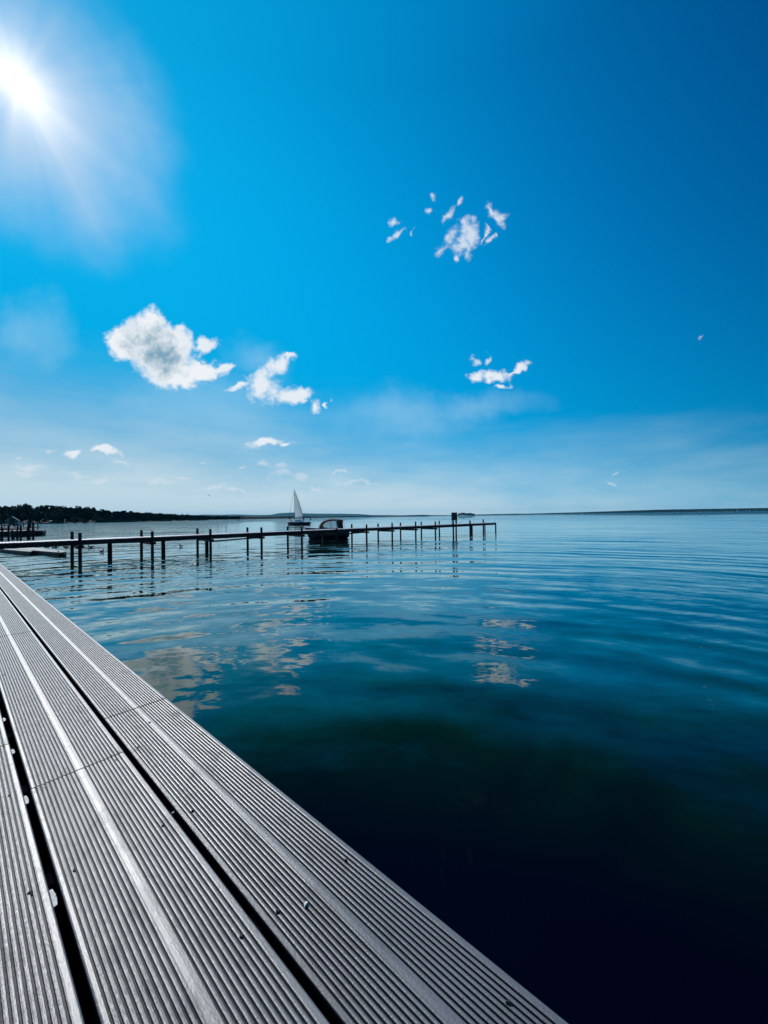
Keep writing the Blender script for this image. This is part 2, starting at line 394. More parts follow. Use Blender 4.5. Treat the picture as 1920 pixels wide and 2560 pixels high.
    ms = t.n.new('ShaderNodeMixShader'); t.l.new(fr, ms.inputs[0]); t.l.new(dif.outputs[0], ms.inputs[1]); t.l.new(gl.outputs[0], ms.inputs[2])
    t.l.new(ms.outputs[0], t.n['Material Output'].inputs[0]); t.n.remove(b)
    return m
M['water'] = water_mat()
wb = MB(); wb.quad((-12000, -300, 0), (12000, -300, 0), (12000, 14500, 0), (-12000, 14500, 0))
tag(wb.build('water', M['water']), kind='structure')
lb = MB(); lb.quad((-12000, -300, -.8), (12000, -300, -.8), (12000, 14500, -.8), (-12000, 14500, -.8))
tag(lb.build('lake_bed', M['land']), kind='structure')

# ------------------------------------------------------------------ near deck of grooved boards
DZ = H - 1.25
DA = rad(48.5); DN = Vector((math.cos(DA), math.sin(DA), 0)); DU = Vector((-math.sin(DA), math.cos(DA), 0))
def deck_mat():
    m = bpy.data.materials.new('grey_composite'); m.use_nodes = True; t = NT(m.node_tree); b = t.n['Principled BSDF']
    g = t.n.new('ShaderNodeTexCoord').outputs['Object']
    gx, gy, gz = t.sep(g)
    big = t.smooth(t.noise(g, 1.7, 6, .65), .32, .68)
    fine = t.noise(t.v('MULTIPLY', g, (220, 60, 60)), 1.0, 4, .65)
    grain = t.noise(g, 170, 4, .75)
    stain = t.smooth(t.noise(t.v('MULTIPLY', g, (1.6, .7, 1.)), 6, 7, .72, .8), .50, .72)
    c1 = t.mix(big, (.045, .043, .047), (.095, .092, .098))
    c2 = t.mix(t.mul(fine, .55), c1, (.19, .19, .20))
    c3 = t.mix(t.mul(stain, .7), c2, (.018, .018, .02))
    scuff = t.smooth(t.noise(t.v('MULTIPLY', g, (90, 14, 1)), 1.0, 5, .7), .62, .78)
    c3 = t.mix(t.mul(scuff, .5), c3, (.25, .25, .26))
    speck = t.smooth(grain, .60, .75)
    c4 = t.mix(t.mul(speck, .6), c3, (.02, .02, .022))
    # shade inside the grooves, put into the colour as near-black
    groove = t.smooth(gz, -.0005, -.0022)
    c4 = t.mix(groove, c4, (.012, .011, .014))
    t.l.new(t.m('MULTIPLY_ADD', groove, -.72, .82), b.inputs['Specular IOR Level'])
    t.l.new(c4, b.inputs['Base Color'])
    t.l.new(t.m('MULTIPLY_ADD', stain, .16, t.m('MULTIPLY_ADD', fine, .2, .30)), b.inputs['Roughness'])
    bn = t.n.new('ShaderNodeBump'); bn.inputs['Strength'].default_value = .7; bn.inputs['Distance'].default_value = .0016
    t.l.new(t.add(t.mul(fine, .8), t.mul(grain, .7)), bn.inputs['Height']); t.l.new(bn.outputs[0], b.inputs['Normal'])
    return m
M['deck'] = deck_mat()
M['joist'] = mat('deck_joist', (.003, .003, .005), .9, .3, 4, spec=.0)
def board_profile(wd):
    """across the board: (n, z); rounded edges, ribs, smooth band, ribs"""
    h = wd / 2; pts = [(-h, -.030), (-h, -.006), (-h + .0018, -.0018), (-h + .006, 0)]
    edge = .015; band = .0135; ng = 10
    p = (h - edge - band) / ng
    def grooves(a):
        out = []
        for k in range(ng):
            s = a + k * p; d = .0050
            out += [(s + p * .06, -.0002), (s + p * .13, -.0016), (s + p * .16, -d), (s + p * .44, -d), (s + p * .48, -.0018), (s + p * .56, -.0003), (s + p * .78, .0005)]
        return out
    pts += grooves(-h + edge) + [(-band + .001, 0), (0, .0006), (band - .001, 0)]
    pts += grooves(band)
    pts += [(h - .006, 0), (h - .0018, -.0018), (h, -.006), (h, -.030)]
    return pts
deck = empty('boardwalk', (0, 0, DZ), DA, 'grey deck of long grooved composite boards along the water at the bottom left', 'boardwalk')
rows = [(.645, 1.008, [-4, 2.95, 9.1, 15.2, 21.3, 27]), (.248, .624, [-4, 2.45, 5.93, 9.4, 12.9, 16.4, 19.9, 23.4, 27]), (-.155, .222, [-4, -.4, 3.04, 6.5, 10, 13.5, 17, 20.5, 24, 27])]
for k in range(4): rows.append((-.155 - .40 * (k + 1) + .0, -.155 - .026 - .40 * k, [-4, 1.1 + .7 * (k % 2), 8, 14.2, 20, 27]))
for ri, (a, b_, cuts) in enumerate(rows):
    prof = board_profile(b_ - a); mid = (a + b_) / 2
    for i in range(len(cuts) - 1):
        u0 = cuts[i] + .0048; u1 = cuts[i + 1] - .0048
        nseg = max(1, int((u1 - u0) / 1.2))
        rings = []
        for j in range(nseg + 1):
            u = (u1 - u0) * j / nseg
            rings.append([(n, u, zz) for n, zz in prof])
        mb = MB(); mb.loft(rings)
        k = len(prof)
        mb.f.append(tuple(reversed(range(k)))); mb.f.append(tuple(nseg * k + j for j in range(k)))
        o = mb.build('board', M['deck'], deck, loc=(mid + rng.uniform(-.0007, .0007), u0, rng.uniform(-.0015, .0012)))
        o.rotation_euler = (0, 0, rng.uniform(-.0002, .0002))
for k in range(44):
    u = -3.8 + k * .7
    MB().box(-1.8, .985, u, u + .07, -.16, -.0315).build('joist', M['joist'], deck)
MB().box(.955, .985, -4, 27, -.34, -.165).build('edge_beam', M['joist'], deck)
MB().box(-1.75, .93, -3.9, 26.9, -1.0, -.165).build('dark_underbody', M['joist'], deck)  # added dark box below the boards, keeps the gaps between them black
for k in range(10):
    MB().tube([(.80, -3 + k * 3.1, -.165), (.80, -3 + k * 3.1, -1.6)], .07, 10).build('pile', M['joist'], deck)
def on_deck(x, y, up=0):
    return hit(x, y, DZ + up)
# fixing clips that show in the inner gap
for (x, y, n, L) in ((62, 2010, .232, .075), (130, 2268, .232, .085), (16, 1800, .232, .06), (26, 1885, .232, .06)):
    p = hit(x, y, DZ); u = p.dot(DU)
    mb = MB(); n0 = .222
    pl = [(n0, u), (n0 + .010, u + .003), (n0 + .013, u + L * .45), (n0 + .009, u + L * .5), (n0 + .013, u + L * .58), (n0 + .008, u + L), (n0, u + L)]
    mb.prism(pl, -.006, -.003); mb.build('clip', M['chip'], deck)

# ------------------------------------------------------------------ litter on the deck
def scrap(x, y, size, m, label, seed, name='crumb', cat='crumb', group='dark crumbs on the deck'):
    r = random.Random(seed); p = on_deck(x, y, .0006)
    size *= 1.5 if m is M['debris'] else 1.1; k = 7; poly = [(math.cos(2 * math.pi * i / k) * size * r.uniform(.45, 1), math.sin(2 * math.pi * i / k) * size * r.uniform(.3, .8)) for i in range(k)]
    mb = MB(); n = k
    mb.v = [(a, b, 0) for a, b in poly] + [(a * .75, b * .75, size * r.uniform(.25, .6)) for a, b in poly]
    mb.f = [tuple(reversed(range(k))), tuple(range(k, 2 * k))] + [(i, (i + 1) % k, k + (i + 1) % k, k + i) for i in range(k)]
    o = mb.build(name, m, loc=p, rz=r.uniform(0, 6))
    tag(o, label, cat, group)
CR = [(482, 2027, .0065, 'dark crumb right of the middle gap, level with the flake in the gap'), (407, 2065, .006, 'dark crumb just left of the middle gap on the second board'),
      (186, 2177, .0065, 'dark crumb on the left half of the second board'), (75, 2232, .0065, 'dark crumb on the innermost board'),
      (695, 2278, .007, 'dark crumb below left of the white paper scrap'), (603, 2342, .007, 'dark crumb on the second board close to the middle gap'),
      (22, 1990, .005, 'small dark crumb high on the innermost board'), (863, 2152, .006, 'dark crumb on the outer board near its water edge'),
      (345, 1868, .005, 'dark crumb beside the middle gap above the lower joint'), (278, 1890, .005, 'small dark crumb at the joint of the second board'),
      (290, 1900, .0045, 'dark crumb just below the joint of the second board'), (220, 1803, .005, 'dark crumb above the second board joint, left of the gap'),
      (1272, 2505, .007, 'dark crumb at the bottom of the outer board')]
for i, (x, y, s_, lb_) in enumerate(CR): scrap(x, y, s_, M['debris'], lb_, 50 + i)
scrap(765, 2262, .011, M['chip'], 'white scrap of paper lying on the outer board', 5, 'paper_scrap', 'paper scrap', None)
scrap(374, 1806, .009, M['chip'], 'pale flake on the smooth band just below the outer joint', 6, 'pale_flake', 'flake', None)
scrap(433, 2032, .008, M['chip'], 'thin pale flake stuck in the middle gap', 8, 'pale_flake', 'flake', None)
for (x, y) in ((11, 1687),): scrap(x, y, .010, M['chip'], 'pale flake high on the second board by the left frame edge', 9, 'pale_flake', 'flake', None)

# ------------------------------------------------------------------ timber jetty
JD = Vector((.729, .684, 0)).normalized(); JW = Vector((-JD.y, JD.x, 0))       # along, towards the far side
JO = Vector((-17.0, 21.5, 0)); JZ = 1.07; JANG = math.atan2(JD.y, JD.x)
jet = empty('timber_jetty', JO, JANG, 'long dark timber jetty on posts running out into the lake', 'jetty')
# local frame: x along, y across (0 near side .. 1.75 far side)
J0, J1 = -9.0, 43.9; WJ = 1.62
mb = MB(); x = J0
while x < J1:
    wd = .14
    dz = rng.uniform(-.004, .004)
    mb.box(x, x + wd - .012, .02 + rng.uniform(-.02, .02), WJ + rng.uniform(-.02, .02), JZ - .035 + dz, JZ + dz); x += wd
mb.build('plank_deck', M['plank'], jet)
for y0 in (.05, WJ / 2 - .04, WJ - .13):
    segs = [J0, -3, 3.3, 10.4, 17.4, 24.4, 31.4, 38.4, J1]
    for i in range(len(segs) - 1):
        MB().box(segs[i] + .01, segs[i + 1] - .01, y0, y0 + .08, JZ - .30 + rng.uniform(-.012, .012), JZ - .04).build('stringer', M['beam'], jet)
def local(p): 
    q = p - JO; return Vector((q.dot(JD), q.dot(JW), 0))
def pile(sx, sy, top, r, tilt=0):
    mb = MB(); n = 9; pts = [(sx + tilt * (i / n) * .5, sy, -.9 + (top + .9) * i / n) for i in range(n + 1)]
    mb.tube(pts, [r * (1.06 - .1 * i / n) for i in range(n + 1)], 12, wob=.05)
    mb.build('post', M['pile'], jet, smooth=False)
def on_line(x, yloc):
    """where the vertical plane through pixel column x crosses the jetty line y=yloc"""
    v = ray(x, 1300); a = JO + JW * yloc
    # a + s*JD = t*v (2D)
    det = JD.x * (-v.y) - JD.y * (-v.x)
    s_ = (-a.x * (-v.y) + a.y * (-v.x)) / det
    return s_
front = [(199.7, 1332), (380, 1328), (526, 1323), (653.5, 1318.5), (754, 1316.7), (841, 1321), (916, 1311), (980, 1307), (1038.7, 1304), (1088, 1304), (1133, 1300), (1175, 1301)]
back = [(179.4, 1329), (352.8, 1325.4), (493.6, 1321), (618.7, 1318.5), (718.7, 1316), (807, 1315), (879.3, 1310), (944.8, 1308.7), (1001, 1306.4), (1053, 1304.6), (1098, 1302), (1140, 1300), (1208, 1298)]
for L, yl in ((front, -.09), (back, WJ + .09)):
    for (x, yt) in L:
        s_ = on_line(x, yl); p = JO + JW * yl + JD * s_
        top = at(x, yt, p.y).z
        pile(s_, yl, top, .085 if x < 1100 else .095, rng.uniform(-.03, .03))
for x in (274, 408, 516.5, 1179):
    s_ = on_line(x, WJ * .55); pile(s_, WJ * .55, JZ - .05, .12, rng.uniform(-.04, .04))
pile(43.75, .0, JZ + .02, .09); pile(43.7, WJ, JZ + .05, .08)
for (xf, _) in front[:10]:
    s_ = on_line(xf, -.09); sb = s_ + .0
    MB().box(sb - .16, sb - .08, -.32, WJ + .3, JZ - .46, JZ - .315).build('crossbeam', M['beam'], jet)
    MB().box(sb + .09, sb + .17, -.28, WJ + .3, JZ - .46, JZ - .315).build('crossbeam', M['beam'], jet)
for i in (2, 5):      # loose side rails running under the deck edge
    a = on_line(front[i][0], -.05); MB().obox((a + 1.75, -.06, JZ - .42), (1.75, 0, .05), (0, .03, 0), (0, 0, .05)).build('brace_rail', M['beam'], jet)
MB().tube([(43.8, -.02, JZ - .05), (43.8, WJ, JZ - .05)], .05, 6).build('end_beam', M['beam'], jet)

# sign board standing on the jetty
sx = on_line(1136, -.2); sp = JO + JD * sx + JW * (-.2)
sg = empty('notice_board', (sp.x, sp.y, JZ), JANG - rad(40), 'dark square notice board on two posts near the outer end of the timber jetty', 'sign')
zt = at(1136, 1282, sp.y).z - JZ; zb = at(1136, 1299.5, sp.y).z - JZ; hw = 6.6 / F * sp.y
MB().box(-hw, hw, -.02, .02, zb, zt).build('panel', M['sign'], sg, bevel=.006)
mb = MB(); mb.box(-hw - .03, hw + .03, -.03, .03, zt, zt + .04); mb.box(-hw - .03, -hw, -.03, .03, zb, zt); mb.box(hw, hw + .03, -.03, .03, zb, zt); mb.box(-hw - .03, hw + .03, -.03, .03, zb - .04, zb)
mb.build('frame', M['beam'], sg)
for s_ in (-1, 1): MB().box(s_ * hw * .93 - .025, s_ * hw * .93 + .025, .031, .07, -.03, zt).build('post', M['beam'], sg)

# low floats by the foot of the jetty
def flat(poly_px, z, th, name, m, label, cat, side=None):
    pts = [hit(x, y, z) for x, y in poly_px]; c0 = sum(pts, Vector()) / len(pts); c0.z = 0
    root = empty(name, c0, 0, label, cat)
    MB().prism([(p.x - c0.x, p.y - c0.y) for p in pts], z - .05, z).build('deck_panel', m, root)
    MB().prism([((p.x - c0.x) * .985, (p.y - c0.y) * .985) for p in pts], z - th, z - .052).build('dark_underbody', M['beam'], root)
    return root
flat([(-40, 1358), (45, 1364), (168, 1379), (150, 1381), (60, 1374), (-60, 1362)][::-1], .22, .3, 'floating_dock', M['grey_float'], 'low weathered grey float lying under the shore end of the jetty', 'floating dock')
flat([(-60, 1364), (-10, 1368), (82, 1376.5), (76, 1379), (-10, 1371.5), (-70, 1368)][::-1], .2, .3, 'floating_walkway', M['grey_float'], 'narrow low walkway at the left frame edge in front of the grey float', 'walkway')

# ------------------------------------------------------------------ hull builder
def hull_rings(L, B, fb, fs, draft, n=14, sheer=None):
    """x from 0 (bow) to L (stern); returns rings of (x,y,z) port keel to starboard gunwale"""
    rings = []
    for i in range(n + 1):
        t = i / n; x = L * t
        bw = B / 2 * min(1, (1 - (1 - min(t / .62, 1)) ** 2.1)) * (1 - .16 * max(0, t - .6) / .4)
        bw = max(bw, .012)
        top = fb + (fs - fb) * (1 - (1 - t) ** 1.6)
        k = -draft * min(1, (t / .25) ** .7) if t < .25 else -draft
        rake = (1 - t) ** 6 * .0
        prof = [(0, k), (.55, k * .75), (.84, -.02 if t > .1 else k * .2), (.95, top * .45), (1.0, top * .86), (1.0, top)]
        left = [(x, -a * bw, z) for a, z in reversed(prof)]; right = [(x, a * bw, z) for a, z in prof[1:]]
        ring = left + right
        # raked stem
        ring = [(px + (1 - t) ** 4 * (top - z) * .42, py, z) for (px, py, z) in ring]
        rings.append(ring)
    return rings
def cambered_deck(rings, i0, i1, drop, mb):
    rr = []
    for i in range(i0, i1 + 1):
        a = Vector(rings[i][0]); b_ = Vector(rings[i][-1]); row = []
        for k in range(7):
            s_ = k / 6; p = a.lerp(b_, s_); p.z += -drop + .06 * math.sin(math.pi * s_); row.append(p)
        rr.append(row)
    mb.loft(rr)

# ------------------------------------------------------------------ canopy motorboat moored behind the jetty
mp = at(815, 1330, 38.4)
mang = rad(13)
boat = empty('motorboat', (mp.x, mp.y, 0), mang, 'dark motorboat with a maroon canvas canopy moored behind the timber jetty', 'motorboat')
boat.scale = (.91, 1, 1)
L_, B_ = 4.6, 1.95; OX = -L_ / 2
R_ = [[(x + OX, y, z) for x, y, z in r] for r in hull_rings(L_, B_, 1.16, .92, .28)]
mb = MB(); mb.loft(R_); k = len(R_[0]); mb.f.append(tuple((len(R_) - 1) * k + j for j in range(k)))
mb.build('hull', M['navy_hull'], boat, smooth=True)
mb = MB(); cambered_deck(R_, 0, 5, -.005, mb); mb.build('foredeck', M['white_gel'], boat, smooth=True)
mb = MB(); cambered_deck(R_, 5, 14, .35, mb); mb.build('cockpit_floor', M['white_gel'], boat)
for s_ in (0, -1):
    sgn = -1 if s_ == 0 else 1
    mb = MB(); mb.tube([(r[s_][0], r[s_][1], r[s_][2] + .0) for r in R_], .035, 6); mb.build('rub_rail', M['white_gel'], boat)
    mb = MB(); mb.loft([[(r[s_][0], r[s_][1] - sgn * .02, r[s_][2] - .35), (r[s_][0], r[s_][1] - sgn * .02, r[s_][2] + .02), (r[s_][0], r[s_][1] - sgn * .16, r[s_][2] + .03), (r[s_][0], r[s_][1] - sgn * .17, r[s_][2] - .35)] for r in R_[5:]]); mb.build('side_deck', M['navy_hull'], boat)
# canopy
prof = [(1.52, .98), (1.60, 1.32), (1.80, 1.62), (2.10, 1.80), (2.55, 1.91), (3.10, 1.94), (3.65, 1.90), (4.05, 1.85), (4.12, 1.78)]
def cring(x, z, w0):
    return [(x + OX, -w0, min(z, z) - .0 - .12 * min(1, (z - .9))), (x + OX, -w0 * .93, z - .04 * min(1, (z - .9))), (x + OX, -w0 * .6, z + .01), (x + OX, 0, z + .03), (x + OX, w0 * .6, z + .01), (x + OX, w0 * .93, z - .04 * min(1, (z - .9))), (x + OX, w0, z - .12 * min(1, (z - .9)))]
mb = MB(); mb.loft([cring(x, z, .84) for x, z in prof]); o = mb.build('canopy', M['maroon'], boat, smooth=True)
md = o.modifiers.new('sol', 'SOLIDIFY'); md.thickness = .02
win1 = [(1.72, 1.02), (1.80, 1.24), (2.00, 1.48), (2.30, 1.66), (2.68, 1.75), (2.88, 1.03)]
win2 = [(2.76, 1.76), (3.42, 1.77), (3.56, 1.04), (2.94, 1.03)]
aft = [(3.50, 1.73), (4.02, 1.70), (4.10, 1.02), (3.64, 1.03)]
for sgn in (-1, 1):
    Y = .845 * sgn
    def P3(p, dy=0): return (p[0] + OX, Y + dy * sgn + (1.7 - p[1]) * .06 * sgn, p[1])
    mb = MB(); outer = [(1.52, .96), (1.60, 1.25), (1.80, 1.52), (2.10, 1.69), (2.55, 1.80), (2.78, 1.82)]
    inner = [(1.72, 1.0), (1.80, 1.24), (2.00, 1.48), (2.30, 1.66), (2.68, 1.75), (2.76, 1.76)]
    mb.loft([[P3(a) for a in outer], [P3(a) for a in inner]]); mb.loft([[P3(a) for a in ((2.78, 1.82), (3.46, 1.80), (4.1, 1.74))], [P3(a) for a in ((2.76, 1.76), (3.46, 1.76), (4.06, 1.68))]])
    mb.build('side_canvas', M['maroon'], boat)
    mb = MB(); mb.quad(*[P3(a, -.004) for a in win1]); mb.build('window', M['glass'], boat)
    mb = MB(); mb.quad(*[P3(a, -.004) for a in win2]); mb.build('window', M['glass'], boat)
    mb = MB(); mb.quad(*[P3(a, .004) for a in aft]); mb.build('aft_curtain', M['dark_canvas'], boat)
    mb = MB(); mb.tube([P3((2.93, .98)), P3((2.74, 1.76))], .022, 6); mb.tube([P3((3.60, .98)), P3((3.44, 1.78))], .022, 6); mb.tube([P3((4.32, .95)), P3((4.08, 1.74))], .015, 6); mb.tube([P3((1.84, .98)), P3((2.93, 1.0)), P3((4.3, .98))], .025, 6)
    mb.build('canopy_frame', M['rubber'], boat)
mb = MB(); mb.loft([[(1.36 + OX, -.66, 1.04), (1.36 + OX, 0, 1.09), (1.36 + OX, .66, 1.04)], [(1.75 + OX, -.78, 1.20), (1.70 + OX, 0, 1.28), (1.75 + OX, .78, 1.20)]]); mb.build('windscreen', M['dark_canvas'], boat)
mb = MB(); mb.box(.75 + OX, 1.35 + OX, -.3, .3, 1.02, 1.10); mb.build('deck_hatch', M['dark_canvas'], boat, bevel=.02)
mb = MB(); mb.box(2.0 + OX, 2.4 + OX, -.5, .1, .65, 1.12); mb.build('seat', M['white_gel'], boat, bevel=.04)
mb = MB(); mb.box(4.62 + OX, 4.86 + OX, -.16, .16, .1, .95); mb.build('outboard_motor', M['rubber'], boat, bevel=.06)

# ------------------------------------------------------------------ sailing yacht
sp = at(745, 1312, 112.0)
yacht = empty('sailing_yacht', (sp.x, sp.y, 0), rad(-14), 'sailing yacht with its pale mainsail up on the lake beyond the jetty', 'sailboat')
L_ = 7.1; B_ = 2.5; OX = -L_ / 2; Ks = 112.0 / F
R_ = [[(x + OX, y, z) for x, y, z in r] for r in hull_rings(L_, B_, 1.0, .8, .3)]
mb = MB(); mb.loft(R_); k = len(R_[0]); mb.f.append(tuple((len(R_) - 1) * k + j for j in range(k))); mb.build('hull', M['navy_hull'], yacht, smooth=True)
mb = MB(); cambered_deck(R_, 0, 14, -.01, mb); mb.build('deck', M['white_gel'], yacht, smooth=True)
mb = MB(); mb.tube([(r[0][0], r[0][1], r[0][2]) for r in R_], .05, 6); mb.tube([(r[-1][0], r[-1][1], r[-1][2]) for r in R_], .05, 6); mb.build('toe_rail', M['white_gel'], yacht)
cab = [(x + OX, wd, z) for x, wd, z in ((2.1, .35, .98), (2.5, .55, 1.22), (3.3, .7, 1.42), (4.6, .75, 1.45), (4.75, .75, .95))]
mb = MB(); mb.loft([[(x, -w0, .9), (x, -w0 * .88, z), (x, 0, z + .06), (x, w0 * .88, z), (x, w0, .9)] for x, w0, z in cab], cap=True); cb = mb.build('cabin', M['white_gel'], yacht)
for sgn in (-1, 1):
    mb = MB(); mb.box(3.0 + OX, 4.3 + OX, sgn * .74 - .02, sgn * .74 + .02, 1.12, 1.26); mb.build('cabin_window', M['rubber'], cb)
mz = at(738, 1223, 112.0).z
mxx = 2.55 + OX
mb = MB(); mb.tube([(mxx, 0, 1.0), (mxx, 0, mz)], [.075, .05], 8); mb.build('mast', M['metal'], yacht)
mb = MB(); mb.tube([(mxx, 0, 1.95), (mxx + 2.75, .25, 1.92)], .06, 8); mb.build('boom', M['metal'], yacht)
rows_ = []
for i in range(15):
    t = i / 14; z = 2.08 + (mz - .5 - 2.08) * t; chord = 2.6 * (1 - t) ** .93 * (1 + .22 * t) + .02; row = []
    for j in range(9):
        s_ = j / 8; row.append((mxx + .09 + chord * s_, .25 * s_ * (1 - t) + .22 * math.sin(math.pi * s_) * (chord / 2.6), z))
    rows_.append(row)
mb = MB(); mb.loft(rows_); o = mb.build('mainsail', M['sail'], yacht, smooth=True); o.modifiers.new('sol', 'SOLIDIFY').thickness = .02
mb = MB(); mb.tube([(.35 + OX, 0, 1.05), (mxx - .02, 0, mz - .15)], .035, 5); mb.build('forestay', M['rubber'], yacht)
mb = MB(); mb.tube([(L_ - .1 + OX, 0, .9), (mxx + .05, 0, mz)], .012, 4)
for sgn in (-1, 1): mb.tube([(mxx + .1, sgn * 1.1, .98), (mxx, sgn * .5, 1 + (mz - 1) * .52), (mxx, 0, mz - .6)], .012, 4)
mb.build('rigging', M['metal'], yacht)
mb = MB(); mb.tube([(mxx, -.5, 1 + (mz - 1) * .52), (mxx, .5, 1 + (mz - 1) * .52)], .025, 5); mb.build('spreader', M['metal'], yacht)
mb = MB()
mb.tube([(.9 + OX, -.55, 1.0), (.8 + OX, -.55, 1.55), (.1 + OX, 0, 1.62), (.8 + OX, .55, 1.55), (.9 + OX, .55, 1.0)], .025, 5); mb.tube([(.15 + OX, 0, 1.1), (.1 + OX, 0, 1.62)], .025, 5)
mb.build('bow_rail', M['steel'], yacht)
mb = MB()
for sgn in (-1, 1):
    mb.tube([(L_ - .9 + OX, sgn * .95, .85), (L_ - .9 + OX, sgn * .95, 1.45), (L_ - .05 + OX, sgn * .8, 1.45), (L_ - .05 + OX, sgn * .8, .85)], .025, 5)
    mb.tube([(.85 + OX, sgn * .55, 1.5), (3.2 + OX, sgn * 1.15, 1.45), (L_ - .9 + OX, sgn * .95, 1.42)], .012, 4)
mb.build('stern_rail', M['steel'], yacht)
fl = MB(); fl.tube([(L_ - .05 + OX, .1, .9), (L_ + .3 + OX, .1, 1.95)], .02, 5); st = fl.build('flagstaff', M['steel'], yacht)
fr = []
for i in range(6):
    t = i / 5; fr.append([(L_ + .28 + OX - .02 * t + .0, .1 + .12 * math.sin(4 * t + j) * t, 1.9 - .62 * j / 3 - .35 * t) if False else (L_ + .27 + OX - .06 * j + .38 * t, .1 + .07 * math.sin(5 * t + j * .7), 1.9 - .17 * j - .16 * t) for j in range(4)])
fl = MB(); fl.loft(fr); o = fl.build('flag', M['red_flag'], yacht); o.modifiers.new('sol', 'SOLIDIFY').thickness = .015
YM = Matrix.Translation((sp.x, sp.y, 0)) @ Matrix.Rotation(rad(-14), 4, 'Z')
def person(loc, rz, nodes, edges, label, hair):
    r = empty('person', loc, rz, label, 'person')
    skin('body', nodes, edges, M['cloth_dark'], r, sub=1)
    hb = MB(); hp, hr = hair
    for i in range(6):
        pass
    rings = []
    for i in range(6):
        a = math.pi * .5 * i / 5 * 1.25
        rings.append([(hp[0] + math.cos(2 * math.pi * k / 10) * hr * math.sin(a + .01), hp[1] + math.sin(2 * math.pi * k / 10) * hr * math.sin(a + .01), hp[2] + hr * math.cos(a)) for k in range(10)])
    hb.loft(rings, closed=True, cap=True); hb.build('hair', M['hair'], r, smooth=True)
    return r
# helmsman standing at the stern
N = [(0, 0, .95, (.15, .11)), (0, 0, 1.15, (.14, .10)), (0, 0, 1.38, (.17, .11)), (0, 0, 1.50, .06), (.01, 0, 1.63, (.085, .10)), (.01, 0, 1.72, .08),
     (0, .19, 1.42, .06), (.06, .26, 1.16, .045), (.26, .22, 1.05, .035), (.34, .21, 1.04, .03),
     (0, -.19, 1.42, .06), (.05, -.26, 1.14, .045), (.24, -.2, 1.02, .035), (.32, -.19, 1.01, .03),
     (0, .10, .86, .085), (.03, .12, .48, .06), (0, .12, .08, .045), (.14, .13, .03, .035),
     (0, -.10, .86, .085), (.03, -.12, .48, .06), (0, -.12, .08, .045), (.14, -.13, .03, .035)]
E_ = [(0, 1), (1, 2), (2, 3), (3, 4), (4, 5), (2, 6), (6, 7), (7, 8), (8, 9), (2, 10), (10, 11), (11, 12), (12, 13), (0, 14), (14, 15), (15, 16), (16, 17), (0, 18), (18, 19), (19, 20), (20, 21)]
ph = YM @ Vector((5.6 + OX, -.55, .86))
person(ph, rad(160), N, E_, 'person in dark clothes standing upright at the stern of the sailing yacht', ((.01, 0, 1.66), .10))
# crew bending over on the foredeck
N = [(0, 0, .86, (.15, .13)), (.18, 0, .98, (.15, .13)), (.42, 0, 1.0, (.17, .13)), (.54, 0, .95, .06), (.66, 0, .88, (.10, .09)), (.70, 0, .80, .08),
     (.42, .18, .96, .06), (.5, .24, .68, .045), (.56, .2, .44, .035), (.57, .19, .38, .03),
     (.42, -.18, .96, .06), (.5, -.24, .68, .045), (.58, -.18, .46, .035), (.59, -.17, .4, .03),
     (-.02, .11, .8, .09), (.05, .16, .45, .065), (-.03, .18, .08, .05), (.1, .19, .03, .035),
     (-.02, -.11, .8, .09), (.05, -.16, .45, .065), (-.03, -.18, .08, .05), (.1, -.19, .03, .035)]
pb_ = YM @ Vector((1.3 + OX, 0, 1.03))
person(pb_, rad(170), N, E_, 'person in dark clothes bending forward on the bow of the sailing yacht', ((.66, 0, .93), .10))

